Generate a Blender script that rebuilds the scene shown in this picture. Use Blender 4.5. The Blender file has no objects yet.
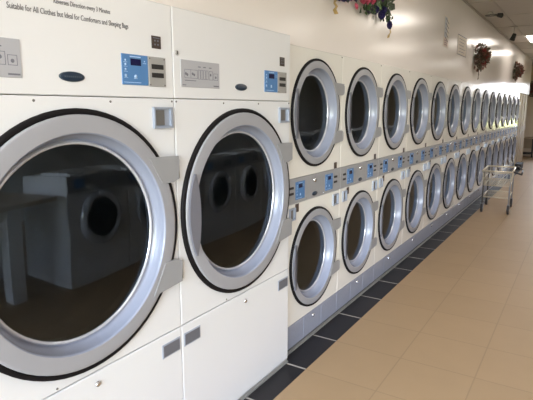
import bpy, math, random
from mathutils import Vector, Matrix
random.seed(7)
C = bpy.context.scene.collection
PI = math.pi

# ------------------------------------------------------------------ materials
def mat(name, col, rough=.5, metal=0., spec=.5, coat=0., emit=None, es=0., bump=None, vary=None):
    m = bpy.data.materials.new(name); m.use_nodes = True
    nt = m.node_tree; b = nt.nodes['Principled BSDF']
    b.inputs['Base Color'].default_value = (*col, 1)
    b.inputs['Roughness'].default_value = rough
    b.inputs['Metallic'].default_value = metal
    b.inputs['Specular IOR Level'].default_value = spec
    b.inputs['Coat Weight'].default_value = coat
    b.inputs['Coat Roughness'].default_value = .08
    if emit:
        b.inputs['Emission Color'].default_value = (*emit, 1)
        b.inputs['Emission Strength'].default_value = es
    if bump or vary:
        tc = nt.nodes.new('ShaderNodeTexCoord')
    if vary:   # (scale, amount) gentle dirt variation
        n = nt.nodes.new('ShaderNodeTexNoise'); n.inputs['Scale'].default_value = vary[0]
        n.inputs['Detail'].default_value = 4
        r = nt.nodes.new('ShaderNodeMapRange')
        r.inputs['To Min'].default_value = 1 - vary[1]; r.inputs['To Max'].default_value = 1 + vary[1]
        mx = nt.nodes.new('ShaderNodeVectorMath'); mx.operation = 'SCALE'
        mx.inputs[0].default_value = col
        nt.links.new(tc.outputs['Object'], n.inputs['Vector'])
        nt.links.new(n.outputs['Fac'], r.inputs['Value'])
        nt.links.new(r.outputs['Result'], mx.inputs['Scale'])
        nt.links.new(mx.outputs['Vector'], b.inputs['Base Color'])
    if bump:   # (scale, strength, mapping scale)
        mp = nt.nodes.new('ShaderNodeMapping'); mp.inputs['Scale'].default_value = bump[2] if len(bump) > 2 else (1, 1, 1)
        n = nt.nodes.new('ShaderNodeTexNoise'); n.inputs['Scale'].default_value = bump[0]
        bp = nt.nodes.new('ShaderNodeBump'); bp.inputs['Strength'].default_value = bump[1]; bp.inputs['Distance'].default_value = .01
        nt.links.new(tc.outputs['Object'], mp.inputs['Vector'])
        nt.links.new(mp.outputs['Vector'], n.inputs['Vector'])
        nt.links.new(n.outputs['Fac'], bp.inputs['Height'])
        nt.links.new(bp.outputs['Normal'], b.inputs['Normal'])
    return m

def tile_mat(name, tile, mortar, sy, sx, oy, ox, rough, msize=.012, var=.04):
    m = bpy.data.materials.new(name); m.use_nodes = True
    nt = m.node_tree; b = nt.nodes['Principled BSDF']; L = nt.links.new
    tc = nt.nodes.new('ShaderNodeTexCoord'); mp = nt.nodes.new('ShaderNodeMapping')
    mp.inputs['Location'].default_value = (-ox / sx, -oy / sy, 0)
    mp.inputs['Scale'].default_value = (1 / sx, 1 / sy, 1)
    br = nt.nodes.new('ShaderNodeTexBrick'); br.offset = 0; br.squash = 1
    br.inputs['Scale'].default_value = 1; br.inputs['Brick Width'].default_value = 1; br.inputs['Row Height'].default_value = 1
    br.inputs['Mortar Size'].default_value = msize; br.inputs['Mortar Smooth'].default_value = .3
    br.inputs['Color1'].default_value = (*tile, 1)
    br.inputs['Color2'].default_value = (*[c * (1 - var) for c in tile], 1)
    br.inputs['Mortar'].default_value = (*mortar, 1)
    n = nt.nodes.new('ShaderNodeTexNoise'); n.inputs['Scale'].default_value = 5; n.inputs['Detail'].default_value = 5
    r = nt.nodes.new('ShaderNodeMapRange'); r.inputs['To Min'].default_value = 1 - var; r.inputs['To Max'].default_value = 1 + var
    v = nt.nodes.new('ShaderNodeVectorMath'); v.operation = 'SCALE'
    L(tc.outputs['Object'], mp.inputs['Vector']); L(mp.outputs['Vector'], br.inputs['Vector'])
    L(tc.outputs['Object'], n.inputs['Vector']); L(n.outputs['Fac'], r.inputs['Value'])
    L(br.outputs['Color'], v.inputs[0]); L(r.outputs['Result'], v.inputs['Scale'])
    L(v.outputs['Vector'], b.inputs['Base Color'])
    b.inputs['Roughness'].default_value = rough; b.inputs['Specular IOR Level'].default_value = .22
    return m

M = {}
M['white'] = mat('cabinet_enamel', (.80, .775, .725), .24, vary=(3, .02))
M['white_big'] = mat('big_cabinet_enamel', (.75, .75, .765), .25, vary=(3, .02))
M['body'] = mat('cabinet_body', (.55, .54, .50), .5)
M['ring'] = mat('door_ring_paint', (.33, .33, .355), .42, vary=(20, .03))
M['bezel'] = mat('bezel_paint', (.29, .315, .40), .25)
M['trim'] = mat('bright_trim', (.62, .64, .70), .2, .4)
M['gasket'] = mat('black_gasket', (.008, .007, .008), .6, spec=.15)
M['hinge'] = mat('hinge_paint', (.30, .30, .31), .45)
M['handle'] = mat('handle_paint', (.17, .17, .20), .4)
M['blue'] = mat('blue_keypad', (.08, .205, .44), .35)
M['navy'] = mat('display', (.008, .008, .05), .15)
M['lightblue'] = mat('keypad_print', (.45, .62, .88), .4)
M['coin'] = mat('coin_plate', (.42, .41, .40), .35, .3)
M['slot'] = mat('dark_slot', (.02, .018, .018), .4)
M['console'] = mat('console_metal', (.385, .385, .40), .42, .25, vary=(30, .08))
M['plate'] = mat('instruction_plate', (.42, .42, .45), .4)
M['ink'] = mat('printed_ink', (.16, .16, .19), .5)
M['text'] = mat('black_lettering', (.10, .10, .11), .5)
M['badge'] = mat('badge_blue', (.010, .024, .048), .35)
M['badge_rim'] = mat('badge_rim', (.08, .10, .125), .45, .3)
M['brown'] = mat('brown_plate', (.055, .035, .028), .4)
M['chrome'] = mat('chrome', (.75, .75, .77), .15, 1.)
M['cup'] = mat('cup_metal', (.38, .42, .51), .3, .3)
M['pocket'] = mat('grip_pocket_metal', (.17, .18, .215), .35, .3)
M['cup_in'] = mat('cup_inner', (.17, .16, .15), .4, .2)
M['grille'] = mat('base_grille', (.32, .34, .42), .42, .15, vary=(60, .08))
M['alu'] = mat('aluminium_strip', (.52, .51, .49), .35, .6)
M['toe'] = mat('toe_kick', (.10, .095, .09), .5)
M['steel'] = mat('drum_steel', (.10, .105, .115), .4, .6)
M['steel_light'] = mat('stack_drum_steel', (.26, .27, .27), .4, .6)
M['wall'] = mat('wall_paint', (.86, .80, .76), .19, spec=.55, bump=(2.5, .12, (1, 1, .06)))
M['plainwall'] = mat('plain_wall_paint', (.56, .56, .55), .5)
M['farwall'] = mat('tan_wall_paint', (.58, .46, .33), .5)
M['ceil'] = mat('ceiling_board', (.50, .46, .41), .6, vary=(8, .03))
M['tbar'] = mat('ceiling_grid', (.42, .38, .34), .5)
M['floor'] = tile_mat('beige_floor_tile', (.425, .292, .168), (.35, .24, .14), .446, .446, .40, .18, .5, .010)
M['blacktile'] = tile_mat('black_border_tile', (.018, .017, .020), (.42, .39, .36), .446, 2.0, .40, -.9, .42, .018, .15)
M['wood'] = mat('tan_cabinet', (.36, .28, .19), .7, spec=.2, vary=(6, .05))
M['woodlight'] = mat('tan_stile', (.50, .41, .29), .6, spec=.25)
M['dark'] = mat('dark_object', (.02, .018, .018), .7)
M['rubber'] = mat('rubber_wheel', (.035, .03, .03), .5)
M['wire'] = mat('cream_wire', (.66, .58, .44), .3, .3)
M['table'] = mat('table_laminate', (.50, .40, .30), .35)
M['winframe'] = mat('window_frame_metal', (.35, .34, .33), .4, .5)
M['paper'] = mat('notice_paper', (.60, .53, .45), .5)
M['paper2'] = mat('notice_paper_blue', (.40, .41, .45), .5)
M['paper3'] = mat('notice_paper_pink', (.56, .42, .37), .5)
M['leafdark'] = mat('dark_leaf', (.035, .055, .025), .55)
M['leaf'] = mat('green_leaf', (.06, .12, .035), .5)
M['leafred'] = mat('russet_leaf', (.19, .075, .055), .5)
M['browngreen'] = mat('brown_green_leaf', (.10, .075, .055), .5)
M['petal_navy'] = mat('navy_petal', (.035, .025, .12), .5)
M['petal_purple'] = mat('purple_petal', (.09, .03, .13), .5)
M['petal_pink'] = mat('pink_petal', (.62, .12, .20), .5)
M['petal_red'] = mat('dark_red_petal', (.22, .03, .03), .5)
M['gold'] = mat('gold_ribbon', (.50, .34, .10), .35, .5)
M['lamp'] = mat('lamp_diffuser', (.9, .9, .85), .4, emit=(1, .92, .84), es=7.5)
M['lampframe'] = mat('lamp_frame', (.7, .68, .64), .4)

def glass_mat(name, tint, refl=.06, through=.5):
    m = bpy.data.materials.new(name); m.use_nodes = True
    nt = m.node_tree; nt.nodes.clear(); N = nt.nodes.new; L = nt.links.new
    o = N('ShaderNodeOutputMaterial'); mx = N('ShaderNodeMixShader'); t = N('ShaderNodeBsdfTransparent'); g = N('ShaderNodeBsdfGlossy')
    t.inputs['Color'].default_value = (*[c * through for c in tint], 1)
    g.inputs['Color'].default_value = (.80, .90, 1.0, 1); g.inputs['Roughness'].default_value = .02
    fr = N('ShaderNodeFresnel'); fr.inputs['IOR'].default_value = 1.5
    a = N('ShaderNodeMath'); a.operation = 'MULTIPLY_ADD'; a.inputs[1].default_value = 1.0; a.inputs[2].default_value = refl
    a.use_clamp = True
    L(fr.outputs[0], a.inputs[0]); L(a.outputs[0], mx.inputs[0]); L(t.outputs[0], mx.inputs[1]); L(g.outputs[0], mx.inputs[2])
    L(mx.outputs[0], o.inputs[0])
    return m
M['glass'] = glass_mat('door_glass', (.76, .90, 1.0), .015, .6)
M['pane'] = glass_mat('window_pane', (1, 1, 1), .0, .97)

# ------------------------------------------------------------------ mesh helpers
class MB:
    def __init__(s): s.v = []; s.f = []; s.mi = []; s.sm = []
    def add(s, vs, fs, mi=0, smooth=False):
        b = len(s.v); s.v += [tuple(v) for v in vs]
        for f in fs: s.f.append([b + i for i in f]); s.mi.append(mi); s.sm.append(smooth)
        return s
    def box(s, x0, x1, y0, y1, z0, z1, mi=0, skip=()):
        vs = [(x, y, z) for x in (x0, x1) for y in (y0, y1) for z in (z0, z1)]
        fs = {'-x': (0, 1, 3, 2), '+x': (4, 6, 7, 5), '-y': (0, 4, 5, 1), '+y': (2, 3, 7, 6), '-z': (0, 2, 6, 4), '+z': (1, 5, 7, 3)}
        return s.add(vs, [f for k, f in fs.items() if k not in skip], mi)
    def bbox(s, x0, x1, y0, y1, z0, z1, b=.003, mi=0):
        """box whose front (+x) edges are chamfered, a thin panel seen from +x"""
        vs = [(x0, y0, z0), (x0, y1, z0), (x0, y1, z1), (x0, y0, z1),
              (x1 - b, y0, z0), (x1 - b, y1, z0), (x1 - b, y1, z1), (x1 - b, y0, z1),
              (x1, y0 + b, z0 + b), (x1, y1 - b, z0 + b), (x1, y1 - b, z1 - b), (x1, y0 + b, z1 - b)]
        fs = [(0, 3, 2, 1), (8, 9, 10, 11)]
        for i in range(4):
            j = (i + 1) % 4
            fs += [(i, j, 4 + j, 4 + i), (4 + i, 4 + j, 8 + j, 8 + i)]
        return s.add(vs, fs, mi)
    def lathe_x(s, prof, cy=0, cz=0, n=72, mi=0, smooth=True, cap0=False, cap1=False, sy=1, sz=1):
        """profile of (x, r) turned about the X axis through (cy, cz)"""
        vs = []; fs = []
        for x, r in prof:
            for k in range(n):
                a = 2 * PI * k / n
                vs.append((x, cy + sy * r * math.cos(a), cz + sz * r * math.sin(a)))
        for i in range(len(prof) - 1):
            for k in range(n):
                k2 = (k + 1) % n
                fs.append((i * n + k, i * n + k2, (i + 1) * n + k2, (i + 1) * n + k))
        if cap0: fs.append(tuple(range(n))[::-1])
        if cap1: fs.append(tuple((len(prof) - 1) * n + k for k in range(n)))
        return s.add(vs, fs, mi, smooth)
    def tube(s, p, q, r=.005, n=8, mi=0, r2=None):
        p = Vector(p); q = Vector(q); d = (q - p); 
        if d.length < 1e-6: return s
        a = d.normalized().orthogonal().normalized(); b = d.normalized().cross(a)
        r2 = r if r2 is None else r2
        vs = [p + (a * math.cos(2 * PI * k / n) + b * math.sin(2 * PI * k / n)) * r for k in range(n)]
        vs += [q + (a * math.cos(2 * PI * k / n) + b * math.sin(2 * PI * k / n)) * r2 for k in range(n)]
        fs = [(k, (k + 1) % n, n + (k + 1) % n, n + k) for k in range(n)] + [tuple(range(n))[::-1], tuple(range(n, 2 * n))]
        return s.add(vs, fs, mi, True)
    def path(s, pts, r=.005, n=8, mi=0):
        for a, b in zip(pts, pts[1:]): s.tube(a, b, r, n, mi)
        return s
    def prism_x(s, poly, x0, x1, mi=0):
        """polygon of (y, z), counter-clockwise seen from +x, extruded from x0 to x1"""
        n = len(poly)
        vs = [(x0, y, z) for y, z in poly] + [(x1, y, z) for y, z in poly]
        fs = [tuple(range(n))[::-1], tuple(range(n, 2 * n))] + [(i, (i + 1) % n, n + (i + 1) % n, n + i) for i in range(n)]
        return s.add(vs, fs, mi)
    def build(s, name, mats, parent=None, loc=(0, 0, 0)):
        me = bpy.data.meshes.new(name); me.from_pydata(s.v, [], s.f); me.update()
        if not isinstance(mats, (list, tuple)): mats = [mats]
        for m in mats: me.materials.append(m)
        me.polygons.foreach_set('material_index', s.mi); me.polygons.foreach_set('use_smooth', s.sm)
        me.update(); me.validate()
        o = bpy.data.objects.new(name, me); C.objects.link(o); o.location = loc
        if parent: o.parent = parent
        return o

def panel_hole(y0, y1, z0, z1, cy, cz, r, x0, x1, n=72, b=.003):
    """flat panel with a round hole: rectangle outside, circle inside, thickness x0..x1"""
    ang = sorted(set([2 * PI * k / n for k in range(n)] + [math.atan2(z - cz, y - cy) % (2 * PI) for y in (y0 + b, y1 - b) for z in (z0 + b, z1 - b)]))
    m = MB(); inn = []; out = []
    for a in ang:
        c, s = math.cos(a), math.sin(a)
        t = min(((y1 - b - cy) / c if c > 1e-9 else 1e9), ((y0 + b - cy) / c if c < -1e-9 else 1e9),
                ((z1 - b - cz) / s if s > 1e-9 else 1e9), ((z0 + b - cz) / s if s < -1e-9 else 1e9))
        inn.append((cy + r * c, cz + r * s)); out.append((cy + t * c, cz + t * s))
    k = len(ang)
    ex = lambda y, z: (y1 if y > y1 - b - 1e-6 else y0 if y < y0 + b + 1e-6 else y, z1 if z > z1 - b - 1e-6 else z0 if z < z0 + b + 1e-6 else z)
    vs = [(x1, *p) for p in inn] + [(x1, *p) for p in out] + [(x1 - b, *ex(*p)) for p in out] + [(x0, *ex(*p)) for p in out] + [(x0, *p) for p in inn]
    fs = []
    for i in range(k):
        j = (i + 1) % k
        for g in range(4): fs.append((g * k + i, (g + 1) * k + i, (g + 1) * k + j, g * k + j))
        fs.append((4 * k + i, i, j, 4 * k + j))
    return m.add(vs, fs)

def tag(o, label=None, cat=None, group=None, kind=None):
    if label: o['label'] = label
    if cat: o['category'] = cat
    if group: o['group'] = group
    if kind: o['kind'] = kind
    return o
def empty(name, loc=(0, 0, 0), rz=0):
    o = bpy.data.objects.new(name, None); C.objects.link(o); o.location = loc; o.rotation_euler = (0, 0, rz)
    o.empty_display_size = .1
    return o
def kids(o): return [c for c in list(C.objects) if c.parent == o]
def copy_tree(o, parent=None):
    c = o.copy(); C.objects.link(c); c.parent = parent
    for ch in kids(o): copy_tree(ch, c)
    return c
def text_mesh(name, s, size, y, z, x, m, parent, width=None):
    cu = bpy.data.curves.new(name, 'FONT'); cu.body = s; cu.size = size; cu.extrude = .0004; cu.resolution_u = 3
    t = bpy.data.objects.new(name, cu); C.objects.link(t)
    bpy.context.view_layer.update()
    me = bpy.data.meshes.new_from_object(t.evaluated_get(bpy.context.evaluated_depsgraph_get()))
    C.objects.unlink(t); bpy.data.objects.remove(t)
    xs = [v.co.x for v in me.vertices]; k = (width / (max(xs) - min(xs))) if width else 1
    x0 = min(xs)
    for v in me.vertices: v.co = Vector((x + v.co.z, y + (v.co.x - x0) * k, z + v.co.y))
    me.materials.clear(); me.materials.append(m); me.name = name
    o = bpy.data.objects.new(name, me); C.objects.link(o); o.parent = parent
    return o

# ------------------------------------------------------------------ dryer door
def make_door(parent, R, cy, cz, edge, px=0., hin=.84, hz=.40):
    """R outer radius of black gasket; edge = y of the unit's far edge; px = x of the panel face"""
    X = lambda v: px + v
    s = R / .4656; big = R > .4
    lip = .82 * R; gw = (.745 if big else .705) * R; dp = -.030 if big else -.036; F = .020 if big else .016
    d = MB().lathe_x([(X(.001), .960 * R), (X(F - .004), .957 * R), (X(F - .001), .952 * R), (X(F), .935 * R), (X(F + .001), .86 * R), (X(F + .001), lip + .004)], cy, cz).build('door', M['ring'], parent)
    bz = [(X(F + .001), lip + .004), (X(F - .001), lip + .001), (X(F - .006), lip - .001)]
    n = 14; r0 = lip - .001; r1 = gw + .012; x0 = F - .006; x1 = dp - .006
    for t in range(1, n + 1):
        u = t / n                                   # concave dish: steep at the lip, flat at the glass
        bz.append((X(x0 + (x1 - x0) * math.sin(u * PI / 2)), r0 + (r1 - r0) * (1 - math.cos(u * PI / 2)) ** .8))
    MB().lathe_x(bz, cy, cz).build('bezel', M['bezel'], d)
    xe = X(dp)
    MB().lathe_x([(bz[-1][0], r1), (xe + .004, gw + .008), (xe + .007, gw + .003), (xe + .003, gw - .002), (xe - .004, gw - .003)], cy, cz).build('glass_rim', M['trim'], d)
    MB().lathe_x([(xe - .001, gw), (xe + .001, .6 * R), (xe + .002, .3 * R), (xe + .0025, .01 * R)], cy, cz, cap1=True).build('glass', M['glass'], d)
    MB().lathe_x([(X(0), R), (X(.008), R), (X(.014), .992 * R), (X(.015), .975 * R), (X(.013), .958 * R), (X(.006), .952 * R)], cy, cz).build('gasket', M['gasket'], d)
    # hinges on the far side
    for sg in (1, -1):
        za, zb = (.165, .272) if sg > 0 else (-.275, -.165)
        za *= s; zb *= s
        lo, hi = (za, zb)
        inner = lambda z: math.sqrt((.88 * R) ** 2 - z * z)
        if sg > 0: poly = [(cy + inner(lo), cz + lo), (edge - .045 * s, cz + lo), (edge - .007, cz + lo + .012 * s), (edge - .007, cz + hi), (cy + inner(hi), cz + hi + .004)]
        else: poly = [(cy + inner(lo), cz + lo - .012 * s), (edge - .007, cz + lo + .004), (edge - .007, cz + hi - .012 * s), (edge - .045 * s, cz + hi), (cy + inner(hi), cz + hi)]
        h = MB().prism_x(poly, X(.016), X(F + .004))
        h.tube((X(.018), edge - .008, cz + lo + .015), (X(.018), edge - .008, cz + hi - .015), .006 * s + .001)
        h.build('hinge', M['hinge'], d)
    # grip plate on the near side
    H = hz * R; n = 10; out = []; inn = []
    for k in range(n + 1):
        z = -H + 2 * H * k / n
        out.append((cy - math.sqrt((.935 * R) ** 2 - z * z), cz + z))
        inn.append((cy - (hin * R - (hin - (hin - .0)) * 0 + .055 * R * (z / H) ** 2), cz + z))
    poly = inn + out[::-1]
    MB().prism_x(poly, X(F - .004), X(F + .010)).build('handle', M['handle'], d)
    return d

def slots(m, y0, y1, zs, x, h=.007):
    for z in zs: m.box(x - .004, x + .0015, y0, y1, z - h, z + h)

def keypad(parent, y0, y1, z0, z1, x):
    k = MB().bbox(x - .002, x + .003, y0, y1, z0, z1, .001).build('keypad', M['blue'], parent)
    w, h = y1 - y0, z1 - z0
    MB().bbox(x + .003, x + .0042, y0 + .32 * w, y0 + .72 * w, z1 - .36 * h, z1 - .14 * h, .0005).build('display', M['navy'], k)
    p = MB()
    for i, (a, b, r) in enumerate([(.13, .80, .03), (.13, .66, .035), (.13, .50, .03), (.13, .30, .045), (.5, .28, .055), (.86, .80, .02)]):
        p.lathe_x([(x + .003, r * w), (x + .0036, r * w)], y0 + a * w, z0 + b * h, 10, cap1=True)
        p.box(x + .003, x + .0034, y0 + (a - .07) * w, y0 + (a + .07) * w, z0 + (b - .075) * h, z0 + (b - .06) * h)
    p.box(x + .003, x + .0034, y0 + .30 * w, y0 + .72 * w, z1 - .09 * h, z1 - .06 * h)
    p.box(x + .003, x + .0034, y0 + .05 * w, y0 + .70 * w, z0 + .07 * h, z0 + .09 * h)
    p.build('keypad_print', M['lightblue'], k)
    return k

def badge(parent, cy, cz, a, b, x):
    o = MB().lathe_x([(x, 1), (x + .003, 1), (x + .004, .92)], cy, cz, 40, cap1=True, sy=a, sz=b).build('badge', M['badge_rim'], parent)
    m = MB().lathe_x([(x + .004, .9), (x + .0048, .86)], cy, cz, 40, cap1=True, sy=a, sz=b)
    m.build('badge_face', M['badge'], o)
    t = MB()
    for i in range(9):
        y = cy - .62 * a + i * .155 * a
        t.box(x + .0048, x + .0052, y, y + .09 * a, cz - .16 * b, cz + .16 * b)
    t.build('badge_lettering', M['badge_rim'], o)
    return o

def cup(parent, y0, y1, z0, z1, x):
    """open-faced metal coin return cup let into the panel"""
    f = .012
    m = MB(); m.prism_x([(y0, z0), (y1, z0), (y1, z1), (y0, z1)], x, x + .004)
    m.box(x + .004, x + .012, y0, y0 + f * .6, z0, z1); m.box(x + .004, x + .012, y1 - f, y1, z0, z1)
    m.box(x + .004, x + .012, y0 + f * .6, y1 - f, z0, z0 + f * .7); m.box(x + .004, x + .012, y0 + f * .6, y1 - f, z1 - f * .6, z1)
    o = m.build('coin_return', M['cup'], parent)
    w = y1 - y0
    MB().box(x + .004, x + .006, y0 + f, y0 + .58 * w, z0 + f, z1 - f).build('coin_flap', M['cup_in'], o)
    return o

# ------------------------------------------------------------------ big dryer (two at the near end)
PB = .044; WB = .9625; ZS = 1.606; ZL = .611; ZT = 1.967
def make_big(y0, label):
    t = empty('large_dryer', (0, y0, 0)); tag(t, label, 'tumble dryer')
    g = .0022; W = WB
    c = MB().box(-1.15, PB - .016, g, W - g, .03, ZT - .002, skip=('+x',)).box(PB - .09, PB - .017, g, W - g, .032, .05)
    c.build('cabinet', M['body'], t)
    MB().bbox(PB - .016, PB, g, W - g, ZS + .0015, ZT).build('upper_panel', M['white_big'], t)
    cy, cz, R = W / 2 + .0, 1.1014, .4656
    panel_hole(g, W - g, ZL + .0025, ZS - .0015, cy, cz, .90 * R, PB - .016, PB).build('front_panel', M['white_big'], t)
    lp = MB().bbox(PB - .016, PB, g, W - g, .028, ZL - .0025).build('lint_panel', M['white_big'], t)
    for a, b in ((.013, .127), (.838, .95)):
        gr = MB().bbox(PB - .001, PB + .003, a, b, .506, .569, .0015).build('finger_grip', M['cup'], lp)
        MB().box(PB + .003, PB + .0036, a + .007, b - .007, .512, .562).build('grip_pocket', M['pocket'], gr)
    MB().lathe_x([(PB, .011), (PB + .006, .010), (PB + .008, .006)], .50, .562, 16, cap1=True).build('lock', M['chrome'], lp)
    make_door(t, R, cy, cz, W - .002, PB, .775, .395)
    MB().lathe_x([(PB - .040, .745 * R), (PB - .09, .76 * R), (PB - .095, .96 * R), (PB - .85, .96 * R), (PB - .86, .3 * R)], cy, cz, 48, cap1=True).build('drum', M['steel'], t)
    # instruction plate with pictograms
    pl = MB().bbox(PB, PB + .0025, .044, .304, 1.655, 1.766, .0008).build('instruction_plate', M['plate'], t)
    p = MB(); p2 = MB(); xx = PB + .0026
    def ln(ya, yb, za, zb): (p if min(ya, yb) < .152 else p2).box(xx - .0002, xx + .0004, min(ya, yb), max(ya, yb), min(za, zb), max(za, zb))
    def rect(a, b, c_, d_, w=.0016):
        ln(a, b, c_, c_ + w); ln(a, b, d_ - w, d_); ln(a, a + w, c_, d_); ln(b - w, b, c_, d_)
    rect(.066, .15, 1.692, 1.728); rect(.105, .15, 1.692, 1.728)
    for q in (.155, .172, .19, .208): rect(q, q + .014, 1.69, 1.73)
    for q in (.160, .195, .235): ln(q - .006, q + .012, 1.740, 1.744)
    rect(.228, .256, 1.69, 1.728); rect(.262, .292, 1.69, 1.72)
    for q, z in ((.075, 1.71), (.084, 1.706), (.118, 1.711), (.128, 1.707), (.24, 1.712), (.277, 1.703)):
        (p if q < .152 else p2).lathe_x([(xx, .006), (xx + .0005, .005)], q, z, 10, cap1=True)
    ln(.066, .14, 1.681, 1.684); ln(.26, .298, 1.662, 1.667); ln(.052, .075, 1.662, 1.665)
    p.build('pictogram', M['ink'], pl); p2.build('pictogram', M['ink'], pl)
    badge(t, .478, 1.668, .049, .0165, PB)
    keypad(t, .691, .820, 1.652, 1.762, PB)
    cp = MB().bbox(PB, PB + .004, .822, .916, 1.650, 1.762, .001).build('coin_plate', M['coin'], t)
    s = MB(); slots(s, .838, .902, (1.725, 1.693), PB + .004, .009); s.build('coin_slot', M['slot'], cp)
    s = MB()
    for a in (.830, .908):
        for z in (1.656, 1.755): s.lathe_x([(PB + .004, .003), (PB + .0055, .002)], a, z, 8, cap1=True)
    s.build('rivet', M['toe'], cp)
    bp = MB().bbox(PB, PB + .003, .846, .895, 1.794, 1.841, .001).build('rating_plate', M['brown'], t)
    s = MB()
    for a in (.858, .874):
        for z in (1.806, 1.820): s.box(PB + .003, PB + .0036, a, a + .008, z, z + .006)
    s.box(PB + .003, PB + .0034, .852, .889, 1.832, 1.835); s.build('plate_print', M['pocket'], bp)
    cup(t, .836, .941, 1.488, 1.571, PB)
    k = MB().lathe_x([(PB, .010), (PB + .005, .010), (PB + .006, .008)], .022, 1.790, 20, cap1=True).build('key_lock', M['alu'], t)
    MB().box(PB + .006, PB + .0066, .020, .024, 1.784, 1.796).build('keyhole', M['slot'], k)
    for a, z in ((.335, 1.590), (.632, 1.590), (.335, .625), (.012, 1.594), (.948, 1.594)):
        MB().lathe_x([(PB, .0045), (PB + .002, .004), (PB + .0028, .0025)], a, z, 12, cap1=True).build('screw', M['cup_in'], t)
    MB().box(PB - .002, PB + .003, g, W - g, .0, .012).box(PB - .03, PB - .004, g, W - g, 0, .03).build('toe_strip', M['alu'], t)
    return t

Y2 = -.0268 - WB; Y1 = Y2 - WB
d2 = make_big(Y2, 'large white single dryer without printed lettering, between the lettered dryer and the stacked dryers')
d1 = make_big(Y1, 'large white single dryer with printed lettering across its top, nearest and left in the photo')
text_mesh('lettering', 'Reverses Direction every 3 Minutes', .022, .43, 1.889, PB + .0006, M['text'], d1, .222)
text_mesh('lettering', 'Suitable for All Clothes but Ideal for Comforters and Sleeping Bags', .025, .275, 1.8505, PB + .0006, M['text'], d1, .457)

# ------------------------------------------------------------------ stacked dryers
W = .8; R = .343; ZU = 1.535; ZD = .575; C0 = .984; C1 = 1.142; TOP = 1.93; G0 = .187
def make_stack():
    t = empty('stacked_dryer')
    g = .0018
    c = MB().box(-1.10, -.016, g, W - g, .03, TOP - .002, skip=('+x',)).box(-.3, -.017, g, W - g, 1.0, 1.1)
    c.build('cabinet', M['body'], t)
    panel_hole(g, W - g, C1 + .0015, TOP, W / 2, ZU, .90 * R, -.016, 0).build('upper_panel', M['white'], t)
    panel_hole(g, W - g, G0 + .0015, C0 - .0015, W / 2, ZD, .90 * R, -.016, 0).build('lower_panel', M['white'], t)
    for z in (ZU, ZD):
        make_door(t, R, W / 2, z, W - .002, 0, .835, .43)
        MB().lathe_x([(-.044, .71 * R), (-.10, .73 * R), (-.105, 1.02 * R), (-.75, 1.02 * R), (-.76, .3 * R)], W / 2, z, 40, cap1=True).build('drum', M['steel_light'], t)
    co = MB().bbox(-.016, .004, g, W - g, C0, C1, .002).build('console', M['console'], t)
    x = .004
    for a, b, sa, sb in ((.122, .240, .046, .098), (.545, .663, .686, .742)):
        keypad(co, a, b, 1.006, 1.118, x)
        s = MB(); slots(s, sa, sb, (1.086, 1.050), x, .0075); s.build('coin_slot', M['slot'], co)
    badge(co, .385, 1.012, .038, .0145, x)
    MB().lathe_x([(x, .015), (x + .006, .013), (x + .009, .007)], .385, 1.103, 14, cap1=True).build('lock', M['chrome'], co)
    s = MB()
    for a in (.268, .512):
        s.lathe_x([(x, .004), (x + .002, .003)], a, 1.0, 8, cap1=True)
    s.build('rivet', M['chrome'], co)
    for z0, z1, a, b in ((1.146, 1.189, .690, .732), (.926, .978, .128, .170)):
        MB().bbox(0, .0035, a, b, z0, z1, .001).build('rating_plate', M['brown'], t)
    cup(t, .048, .120, .882, .960, 0); cup(t, .676, .768, .880, .960, 0)
    MB().lathe_x([(0, .005), (.003, .004)], W - .02, TOP - .014, 10, cap1=True).build('screw', M['toe'], t)
    gm = MB()
    for k in range(3):
        gm.bbox(-.02, -.002, g + k * .8 / 3 + (.0012 if k else 0), (k + 1) * .8 / 3 - .0016, .032, G0 - .002, .002)
    gr = gm.build('base_grille', M['grille'], t)
    MB().lathe_x([(-.002, .013), (.004, .013), (.007, .009)], .40, .150, 14, cap1=True).build('lock', M['chrome'], gr)
    MB().box(-.03, -.012, g, W - g, 0, .03, mi=0).box(-.012, .004, g, W - g, 0, .010, mi=1).build('toe_strip', [M['toe'], M['alu']], t)
    return t
ords = ['nearest stacked dryer, touching the second large dryer', 'second', 'third', 'fourth', 'fifth', 'sixth', 'seventh', 'eighth', 'ninth', 'tenth', 'eleventh', 'twelfth', 'thirteenth', 'fourteenth', 'fifteenth']
proto = make_stack()
for i in range(15):
    o = proto if i == 0 else copy_tree(proto)
    o.location = (0, i * W, 0)
    if i == 0: lb = 'white double stacked dryer touching the large dryers, first and nearest of its row'
    elif i == 14: lb = 'white double stacked dryer at the far end of the row beside the tan cabinet'
    else: lb = 'white double stacked dryer, %s in its row counting away from the large dryers' % ords[i]
    tag(o, lb, 'tumble dryer', 'stacked dryers in one long row')

# ------------------------------------------------------------------ room shell
XR = 5.6; YN = -5.2; YF = 16.4; H = 2.955
def struct(name, mb, m, loc=(0, 0, 0)):
    return tag(mb.build(name, m, loc=loc), kind='structure')
struct('floor', MB().box(-2.2, XR + .2, YN - .2, YF + .2, -.1, 0), M['floor'])
struct('trim_1', MB().box(-.02, .181, -4.2, 12.02, .0, .0012), M['blacktile'])
struct('ceiling', MB().box(-2.2, XR + .2, YN - .2, YF + .2, H, H + .1), M['ceil'])
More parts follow.
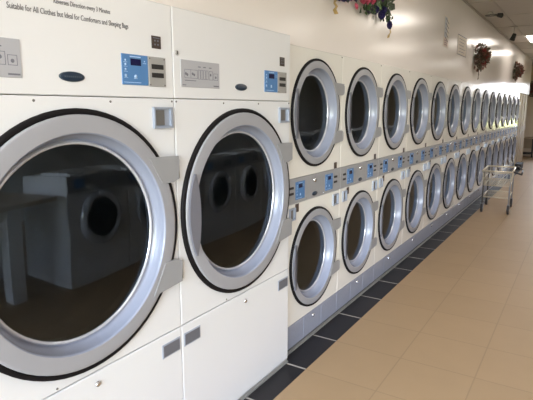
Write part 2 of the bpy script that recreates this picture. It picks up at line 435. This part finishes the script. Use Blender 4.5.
# glossy bulkhead wall above the machines, back wall behind them
wl = MB().box(-.16, -.006, YN, 14.4, ZT + .004, H)
wl.box(-.16, -.006, -.02, 12.0, TOP + .001, ZT + .004).box(-.16, -.006, YN, Y1 - .004, 0, ZT + .004)
struct('wall_left', wl, M['wall'])
struct('wall_back', MB().box(-1.5, -1.3, YN, 14.4, 0, H).box(-2.2, -1.3, 14.2, 14.4, 0, H).box(-2.4, -2.2, 14.2, YF + .2, 0, H).box(-1.3, -.16, 14.3, 14.4, 0, ZT + .004), M['plainwall'])
struct('wall_right', MB().box(XR, XR + .2, YN - .2, YF + .2, 0, H), M['plainwall'])
# ceiling grid bars
gb = MB(); xs = [.31 + .61 * k for k in range(9)]; ys = [6.08 - 1.22 * k for k in range(10) if 6.08 - 1.22 * k > YN] + [6.08 + 1.22 * k for k in range(1, 9)]
for x in xs: gb.box(x - .012, x + .012, YN, YF, H - .006, H - .0005)
for y in ys: gb.box(-.004, XR, y - .012, y + .012, H - .007, H - .0007)
struct('trim_2', gb, M['tbar'])
struct('trim_3', MB().box(-.006, .010, YN, 14.4, H - .022, H - .001), M['tbar'])

def end_wall(name, y0, y1, wins, z0, z1):
    m = MB(); x = -2.2
    for a, b in wins:
        m.box(x, a, y0, y1, 0, H); m.box(a, b, y0, y1, 0, z0); m.box(a, b, y0, y1, z1, H); x = b
    m.box(x, XR, y0, y1, 0, H)
    struct(name, m, M['farwall' if y0 > 0 else 'plainwall'])
NW = [(.2, 1.85), (1.95, 3.6), (3.7, 5.45)]; FW = [(.5, 1.45)]
end_wall('wall_near', YN - .2, YN, NW, .12, 2.75)
end_wall('wall_far', YF, YF + .2, FW, .95, 2.42)
nwin = 0
def window(a, b, y, z0, z1):
    global nwin; nwin += 1
    f = MB(); w = .045
    f.box(a, b, y - .03, y + .03, z0, z0 + w).box(a, b, y - .03, y + .03, z1 - w, z1)
    f.box(a, a + w, y - .03, y + .03, z0 + w, z1 - w).box(b - w, b, y - .03, y + .03, z0 + w, z1 - w)
    fr = struct('window_%d' % nwin, f, M['winframe'])
    MB().box(a + w, b - w, y - .003, y + .003, z0 + w, z1 - w).build('pane', M['pane'], fr)
    L = bpy.data.lights.new('window_portal', 'AREA'); L.shape = 'RECTANGLE'; L.size = b - a; L.size_y = z1 - z0
    L.cycles.is_portal = True
    o = bpy.data.objects.new('window_portal', L); C.objects.link(o)
    inward = 1 if y < 0 else -1
    o.location = ((a + b) / 2, y - inward * .12, (z0 + z1) / 2)
    o.rotation_euler = (PI / 2 * inward, 0, 0)
for a, b in NW: window(a, b, YN - .1, .12, 2.75)
for a, b in FW: window(a, b, YF + .1, .95, 2.42)

# ------------------------------------------------------------------ end of the row: tan cabinet, far counter
t = tag(empty('tall_cabinet', (0, 12.02, 0)), 'tall tan cabinet closing the far end of the dryer row', 'cabinet')
MB().box(-.6, -.01, 0, 1.8, .0, 1.955).build('body', M['wood'], t)
for k in range(3):
    d = MB().bbox(-.01, .006, .02 + k * .6, .58 + k * .6, .06, 1.95).build('door', M['wood'], t)
    MB().box(.006, .022, .53 + k * .6, .55 + k * .6, .95, 1.1).build('handle', M['chrome'], d)
for y in (-.012, .59, 1.19, 1.79): MB().bbox(-.01, .02, y, y + .022, 0, 1.96).build('stile', M['woodlight'], t)
t = tag(empty('waste_bin', (.10, 12.2, 0)), 'small black bin on the floor before the tan cabinet', 'bin')
MB().box(-.07, .07, -.3, .3, 0, .13).build('body', M['dark'], t)
MB().box(-.075, .075, -.31, .31, .13, .145).build('lid', M['dark'], t)
t = tag(empty('counter', (-.6, YF - .35, 0)), 'low counter against the far wall past the dryer row', 'counter')
MB().box(-.6, .75, -.28, .34, .60, .64).build('worktop', M['wood'], t)
MB().box(-.6, .75, .24, .34, .26, .59).build('back_panel', M['wood'], t)
for x in (-.55, .68): MB().box(x, x + .05, -.25, -.2, 0, .6).build('leg', M['dark'], t)
MB().box(-.5, .67, -.22, .23, .10, .14).build('shelf', M['dark'], t)

# ------------------------------------------------------------------ laundry cart
t = tag(empty('laundry_cart', (.42, 5.95, 0), .05), 'wire laundry cart on four casters standing on the beige floor by the dryers', 'cart')
w = .185; l = .36
def ring(m, ww, ll, z, r, flare=0):
    c = [(-ww, -ll, z), (ww, -ll, z), (ww + flare, ll, z), (-ww, ll, z)]
    m.path(c + [c[0]], r)
m = MB(); ring(m, w + .02, l + .02, .64, .012, .0); m.build('rim', M['wire'], t)
b = MB(); ring(b, w, l, .53, .006); ring(b, w - .01, l - .01, .42, .006)
for k in range(9):
    y = -l + 2 * l * k / 8
    for s in (-1, 1): b.tube((s * (w + .02), y, .64), (s * (w - .01), y * .97, .42), .003, 6)
    b.tube((-(w - .01), y * .97, .42), (w - .01, y * .97, .42), .003, 6)
for k in range(5):
    x = -w + 2 * w * k / 4
    for s in (-1, 1): b.tube((x, s * (l + .02), .64), (x * .95, s * (l - .01), .42), .003, 6)
    b.tube((x * .95, -l + .01, .42), (x * .95, l - .01, .42), .003, 6)
b.build('basket', M['wire'], t)
m = MB(); ring(m, w - .005, l - .02, .24, .008)
for k in range(1, 6): m.tube((-w + .005, -l + k * .12, .24), (w - .005, -l + k * .12, .24), .003, 6)
m.build('lower_rack', M['wire'], t)
for sx in (-1, 1):
    for sy in (-1, 1):
        px, py = sx * (w - .002), sy * (l - .02)
        g = MB().tube((px, py, .135), (px, py, .63), .012).build('leg', M['hinge'] if sx > 0 else M['toe'], t)
        f = MB(); f.box(px - .02, px - .016, py - .02, py + .025, .06, .14); f.box(px + .016, px + .02, py - .02, py + .025, .06, .14); f.box(px - .02, px + .02, py - .02, py + .025, .135, .141)
        f.build('caster_fork', M['hinge'], g)
        MB().lathe_x([(px - .015, .03), (px - .015, .064), (px - .008, .07), (px + .008, .07), (px + .015, .064), (px + .015, .03)], py, .07, 24, cap0=True, cap1=True).build('wheel', M['rubber'], g)
m = MB().path([(w + .02, l + .02, .64), (w + .06, l + .02, .655), (w + .13, l - .1, .60), (w + .14, -l + .02, .61), (w + .02, -l + .05, .64)], .013)
m.build('handle', M['rubber'], t)

# ------------------------------------------------------------------ flowers
def leaf(m, p, d, n, L_, w, mi):
    d = d.normalized(); s = d.cross(n)
    s = s.normalized() if s.length > 1e-4 else d.orthogonal().normalized(); n = s.cross(d)
    a = p; b = p + d * L_ * .5 + s * w + n * .1 * L_; c_ = p + d * L_; e = p + d * L_ * .5 - s * w + n * .1 * L_; q = p + d * L_ * .5 - n * .02 * L_
    m.add([a, b, c_, e, q], [(0, 1, 4), (1, 2, 4), (2, 3, 4), (3, 0, 4)], mi)
def rose(m, c, nrm, r, mi=0):
    nrm = nrm.normalized(); a = nrm.orthogonal().normalized(); b = nrm.cross(a)
    for ringi, (rr, hh, k) in enumerate(((1., .15, 6), (.72, .35, 5), (.42, .5, 4))):
        for j in range(k):
            th = 2 * PI * (j + .5 * ringi) / k; w = PI / k * 1.25
            vs = []
            for u in range(5):
                ph = th - w + 2 * w * u / 4; cup = 1 - .25 * abs(u - 2) / 2
                o = a * math.cos(ph) + b * math.sin(ph)
                vs.append(c + o * r * rr * .25); vs.append(c + o * r * rr * .85 + nrm * r * hh * .6); vs.append(c + o * r * rr * 1.05 * cup + nrm * r * (hh + .25))
            fs = []
            for u in range(4):
                for v in range(2): fs.append((u * 3 + v, u * 3 + 3 + v, u * 3 + 4 + v, u * 3 + 1 + v))
            m.add(vs, fs, mi, True)
    # bud
    vs = [c + nrm * r * .1]; n = 8
    for k in range(n): vs.append(c + (a * math.cos(2 * PI * k / n) + b * math.sin(2 * PI * k / n)) * r * .3 + nrm * r * .45)
    vs.append(c + nrm * r * .8)
    m.add(vs, [(0, 1 + (k + 1) % n, 1 + k) for k in range(n)] + [(n + 1, 1 + k, 1 + (k + 1) % n) for k in range(n)], mi, True)

t = tag(empty('flower_garland', (-.006, 1.1, 2.3)), 'artificial flower garland of purple and pink blooms high on the wall above the dryers', 'garland')
fol = MB(); GY, GZ = 1.1, 2.3
path = [(.56, 2.30), (.75, 2.33), (.95, 2.37), (1.12, 2.37), (1.28, 2.38), (1.42, 2.37), (1.53, 2.33), (1.58, 2.27)]
rnd = random.Random(3)
def gleaf(y, z, n, spread, big=1.):
    for i in range(n):
        p = Vector((.025 + rnd.random() * .04, y - GY + rnd.gauss(0, spread), z - GZ + rnd.gauss(0, spread)))
        d = Vector((rnd.random() * .6, rnd.gauss(0, 1), rnd.gauss(0, 1)))
        leaf(fol, p, d, Vector((1, rnd.gauss(0, .4), rnd.gauss(0, .4))), (.04 + rnd.random() * .03) * big, (.015 + rnd.random() * .01) * big, rnd.choice((0, 0, 1)))
for y, z, n, sp, bg_ in ((1.08, 2.31, 14, .022, 1), (1.16, 2.31, 14, .022, 1), (1.25, 2.34, 14, .025, 1), (1.36, 2.37, 14, .03, 1.1), (1.47, 2.385, 16, .03, 1.5), (1.57, 2.41, 14, .03, 1.4),
                         (1.10, 2.27, 6, .012, .8), (1.22, 2.28, 7, .014, .9), (1.555, 2.285, 8, .014, .9), (1.61, 2.275, 5, .012, .8), (.70, 2.31, 10, .03, .8), (.9, 2.34, 10, .03, .8), (1.45, 2.33, 8, .02, .9), (1.0, 2.37, 12, .03, 1)):
    gleaf(y, z, n, sp, bg_)
for (y, z), (y2, z2) in zip(path, path[1:]): fol.tube((.012, y - GY, z - GZ), (.012, y2 - GY, z2 - GZ), .007)
fol.box(0, .016, -.02, .02, .05, .09)
fol.v = [(max(x, .001), y, z) for x, y, z in fol.v]
fol.build('foliage', [M['leafdark'], M['leaf']], t)
for y, z, r, c in ((.585, 2.285, .035, 'petal_navy'), (.656, 2.29, .035, 'petal_navy'), (.735, 2.305, .035, 'petal_navy'), (.80, 2.33, .036, 'petal_purple'), (.86, 2.328, .035, 'petal_navy'), (.94, 2.37, .035, 'petal_purple'),
                   (.89, 2.268, .024, 'petal_pink'), (1.00, 2.335, .036, 'petal_pink'), (1.09, 2.35, .036, 'petal_pink'), (1.19, 2.365, .036, 'petal_pink'), (1.275, 2.40, .036, 'petal_pink'), (1.15, 2.41, .036, 'petal_red'),
                   (1.126, 2.285, .03, 'petal_purple'), (1.265, 2.305, .034, 'petal_navy'), (1.402, 2.29, .036, 'petal_navy'), (1.44, 2.325, .036, 'petal_navy'), (1.56, 2.335, .024, 'petal_navy'), (1.59, 2.238, .036, 'petal_navy'), (1.38, 2.40, .03, 'petal_purple')):
    m = MB(); rose(m, Vector((.05, y - GY, z - GZ)), Vector((1, -.35 + rnd.gauss(0, .2), rnd.gauss(0, .25))), r); m.build('flower', M[c], t)
def ribbon(pts, w=.022):
    m = MB(); vs = []
    for i, (x, y, z) in enumerate(pts):
        s = math.sin(i * 1.3) * .5; vs += [(x + .006 * s, y - w, z), (x - .006 * s, y + w, z + .01)]
    for off in (0, .0015):
        m.add([(a + off, b, c) for a, b, c in vs], [(2 * i, 2 * i + 1, 2 * i + 3, 2 * i + 2) for i in range(len(pts) - 1)], 0, True)
    m.build('ribbon', M['gold'], t)
ribbon([(.05, .56 - GY, -.05), (.045, .55 - GY, -.07), (.055, .565 - GY, -.09), (.045, .555 - GY, -.11), (.05, .575 - GY, -.135)])
ribbon([(.05, 1.655 - GY, -.085), (.045, 1.65 - GY, -.10), (.055, 1.635 - GY, -.12), (.045, 1.625 - GY, -.14), (.045, 1.61 - GY, -.165)], .02)

def bunch(name, loc, rx, ry, rz, label, rot=0, seed=1, tail=True):
    t = tag(empty(name, loc, rot), label, 'flower bunch')
    rn = random.Random(seed); f = MB()
    for i in range(420):
        th = rn.uniform(0, 2 * PI); ph = rn.uniform(0, PI / 2); r = rn.uniform(.35, 1)
        d = Vector((math.sin(ph) * .9 + .1, math.cos(ph) * math.cos(th), math.cos(ph) * math.sin(th)))
        p = Vector((d.x * rx * r, d.y * ry * r, d.z * rz * r))
        leaf(f, p, d + Vector((0, rn.gauss(0, .5), rn.gauss(0, .5))), Vector((1, rn.gauss(0, .6), rn.gauss(0, .6))), .07, .022, rn.choice((0, 0, 1)))
    f.v = [(max(x, .003), y, z) for x, y, z in f.v]
    if tail:
        for k in range(12): leaf(f, Vector((.06, -.02 + rn.gauss(0, .02), -rz - .012 * k + .02)), Vector((0, rn.gauss(0, .5), -1)), Vector((1, 0, 0)), .05, .015, 0)
    f.build('foliage', [M['browngreen'], M['leafred']], t)
    for i in range(14):
        th = i * 2.4; q = .25 + .65 * ((i * 7) % 14) / 14
        d = Vector((1.1 - q * .6, q * math.cos(th), q * math.sin(th)))
        m = MB(); rose(m, Vector((d.x * rx, d.y * ry, d.z * rz)), d, .038); m.build('flower', M['petal_red'] if i % 3 else M['leafred'], t)
    MB().box(-.004, .05, -.04, .04, -.04, .04).build('mount', M['leafdark'], t)
bunch('flower_bunch', (-.002, 5.65, 2.32), .17, .22, .18, 'dark russet artificial flower bunch on the wall right of the paper notices', seed=5)
bunch('flower_bunch', (-.002, 10.3, 2.40), .17, .26, .17, 'dark artificial flower bunch on the wall near the far end of the dryers', seed=9)
bunch('flower_bunch', (-.12, YF, 2.18), .15, .22, .25, 'dark flower bunch hanging on the far end wall, above the counter', rot=-PI / 2, seed=12, tail=False)

# ------------------------------------------------------------------ wall notices
t = tag(empty('wall_notice', (-.005, 3.77, 2.45)), 'tall narrow paper notice with dark slanting writing high on the wall', 'notice')
MB().box(0, .002, -.13, .13, -.17, .18, mi=0).build('sheet', M['paper'], t)
MB().box(.002, .0026, -.11, .02, -.06, .165).build('blue_strip', M['paper2'], t)
MB().box(.002, .0026, -.11, .09, -.16, -.075).build('pink_strip', M['paper3'], t)
s = MB()
for k in range(5):
    z = .155 - k * .052
    s.add([(.003, -.06, z), (.003, .10, z - .045), (.003, .10, z - .058), (.003, -.06, z - .013)], [(0, 3, 2, 1)])
for k in range(3): s.box(.0027, .0032, -.09, .06, -.10 - .022 * k, -.095 - .022 * k)
s.build('writing', M['text'], t)
t = tag(empty('wall_notice', (-.005, 4.68, 2.39)), 'paper notice with a thin dark border between the narrow notice and russet flowers', 'notice')
MB().box(0, .002, -.28, .28, -.13, .12).build('sheet', M['paper'], t)
s = MB(); e = .010
s.box(.002, .003, -.28, -.28 + e, -.13, .12).box(.002, .003, .28 - e, .28, -.13, .12).box(.002, .003, -.28, .28, .11, .12).box(.002, .003, -.28, .28, -.13, -.122)
for k in range(5): s.box(.002, .0028, -.20 + .03 * (k % 2), .2 - .05 * (k % 3), .07 - .04 * k, .076 - .04 * k)
s.build('writing', M['ink'], t)

# ------------------------------------------------------------------ ceiling lamps and spotlights
def troffer(x0, y0, label):
    t = tag(empty('ceiling_light', (x0 + .305, y0 + .61, H - .0005)), label, 'ceiling light', 'fluorescent ceiling panels')
    f = MB(); a, b = .293, .598; w = .03
    f.box(-a, a, -b, -b + w, -.02, 0).box(-a, a, b - w, b, -.02, 0).box(-a, -a + w, -b + w, b - w, -.02, 0).box(a - w, a, -b + w, b - w, -.02, 0)
    f.build('frame', M['lampframe'], t)
    MB().box(-a + w, a - w, -b + w, b - w, -.012, -.002).build('diffuser', M['lamp'], t)
tl = [(.31, 8.52), (2.14, 8.52), (.92, 4.86), (2.75, 4.86), (.92, 1.2), (2.75, 1.2), (.92, -2.46), (2.75, -2.46), (.31, 10.96), (2.14, 13.4)]  # last panel is unseen, added to brighten the far wall
for i, (x, y) in enumerate(tl):
    troffer(x, y, 'glowing fluorescent ceiling panel nearest the dryer wall at the far right of the photo' if i == 0 else 'assumed fluorescent ceiling panel out of view above the laundromat aisle')
def spot(loc, stem, dirv, label):
    t = tag(empty('spotlight', loc), label, 'spotlight')
    MB().tube((0, 0, 0), (0, 0, -.015), .05, 16).build('ceiling_rose', M['tbar'], t)
    MB().tube((0, 0, -.015), (0, 0, -stem), .008).build('stem', M['tbar'], t)
    d = Vector(dirv).normalized(); p = Vector((0, 0, -stem))
    MB().tube(p - d * .05, p + d * .06, .030, 16, r2=.045).build('lamp_head', M['dark'], t)
spot((.30, 7.25, H - .007), .17, (-.4, .3, -1), 'dark spotlight hanging on a stem, below the ceiling in front of the lit panel')
t = tag(empty('spotlight', (.16, 5.66, H - .007)), 'dark ended spotlight on a looped bracket close under the ceiling', 'spotlight')
MB().tube((0, 0, 0), (0, 0, -.03), .03, 14).build('ceiling_rose', M['tbar'], t)
m = MB(); pts = [(.09 * math.cos(a) + .02, .06 * math.sin(a), -.045) for a in [2 * PI * k / 16 for k in range(17)]]
m.path(pts, .007); m.tube((0, 0, -.03), (-.04, .05, -.045), .006); m.build('bracket', M['toe'], t)
MB().tube((.10, 0, -.05), (.16, -.02, -.065), .028, 14, r2=.034).build('lamp_head', M['dark'], t)

# ------------------------------------------------------------------ opposite side (seen reflected in the door glass)
XW = 2.12
def make_washer():
    t = empty('washing_machine'); w = .79; c = .4
    MB().box(.02, .78, .006, w, .0, 1.07).build('body', M['white_big'], t)
    def lx(prof, m, name, par, **k): return MB().lathe_x([(-x + .02, r) for x, r in prof][::-1], c, .63, 48, **k).build(name, m, par)
    MB().box(.0, .02, .006, w, .91, 1.07).build('control_panel', M['console'], t)
    d = lx([(.0, .265), (.02, .265), (.05, .24), (.05, .21), (.03, .19)], M['trim'], 'door', t)
    lx([(.03, .191), (.045, .12), (.05, .005)], M['glass'], 'glass', d)
    MB().box(-.004, 0, .08, .20, .95, 1.04).build('keypad', M['blue'], t)
    MB().box(-.006, 0, .48, .66, .95, 1.03).build('coin_slide', M['chrome'], t)
    MB().box(.02, .5, .05, .65, 1.07, 1.10).build('detergent_lid', M['white_big'], t)
    return t
pw = make_washer()
for i in range(12):
    o = pw if i == 0 else copy_tree(pw)
    o.location = (XW, .80 * i, 0)
    tag(o, 'white front loading washing machine in the island row across the aisle', 'washing machine', 'washers across the aisle')
t = tag(empty('folding_table', (2.78, -1.05, 0)), 'tan topped folding table across the aisle beside the washers', 'table')
MB().box(-.6, .6, -.95, .98, .86, .90).build('table_top', M['table'], t)
for x in (-.55, .41):
    for y in (-.9, -.2, .5): MB().box(x, x + .14, y, y + .14, 0, .86).build('leg', M['white_big'], t)
MB().box(-.02, .02, -.9, .9, .1, .85).build('modesty_panel', M['white_big'], t)
t = tag(MB().box(-.15, .15, -.15, .15, 0, H - .001).build('column', M['white_big'], None, (3.9, -.35, 0)), 'square white column behind the folding table', 'column')

# ------------------------------------------------------------------ sky and light
wd = bpy.data.worlds.new('World'); bpy.context.scene.world = wd; wd.use_nodes = True
nt = wd.node_tree; bg = nt.nodes['Background']
tc = nt.nodes.new('ShaderNodeTexCoord'); sp = nt.nodes.new('ShaderNodeSeparateXYZ'); cr = nt.nodes.new('ShaderNodeValToRGB')
nt.links.new(tc.outputs['Generated'], sp.inputs[0])
mr = nt.nodes.new('ShaderNodeMapRange'); mr.inputs['From Min'].default_value = -1; mr.inputs['From Max'].default_value = 1
nt.links.new(sp.outputs['Z'], mr.inputs['Value']); nt.links.new(mr.outputs['Result'], cr.inputs[0])
e = cr.color_ramp.elements
e[0].position = .0; e[0].color = (.16, .17, .12, 1)
e[1].position = 1; e[1].color = (.45, .65, 1.0, 1)
for pos, col in ((.46, (.20, .20, .17, 1)), (.475, (.50, .55, .22, 1)), (.492, (.45, .50, .22, 1)), (.497, (.16, .16, .21, 1)), (.514, (.18, .18, .24, 1)), (.518, (.95, .98, 1, 1)), (.6, (.78, .90, 1.05, 1))):
    x = e.new(pos); x.color = col
nt.links.new(cr.outputs[0], bg.inputs['Color']); bg.inputs['Strength'].default_value = 29.0

# ------------------------------------------------------------------ camera
cam = bpy.data.cameras.new('camera'); co = bpy.data.objects.new('camera', cam); C.objects.link(co)
f, yaw, pitch, cy, cx, cz = 500.34, .5622, .1805, -2.5586, 1.4809, 1.565
fw = Vector((-math.sin(yaw) * math.cos(pitch), math.cos(yaw) * math.cos(pitch), -math.sin(pitch)))
r = Vector((math.cos(yaw), math.sin(yaw), 0)); u = r.cross(fw)
co.matrix_world = Matrix(((r.x, u.x, -fw.x, cx), (r.y, u.y, -fw.y, cy), (r.z, u.z, -fw.z, cz), (0, 0, 0, 1)))
cam.sensor_width = 36; cam.lens = f * 36 / 533; cam.clip_end = 200; cam.clip_start = .05
sc = bpy.context.scene; sc.camera = co
sc.view_settings.view_transform = 'Standard'; sc.view_settings.look = 'None'; sc.view_settings.gamma = 1
sc.view_settings.exposure = 0.17
sc.cycles.max_bounces = 8; sc.cycles.transparent_max_bounces = 12
sc.cycles.caustics_reflective = False; sc.cycles.caustics_refractive = False
sc.cycles.use_denoising = True
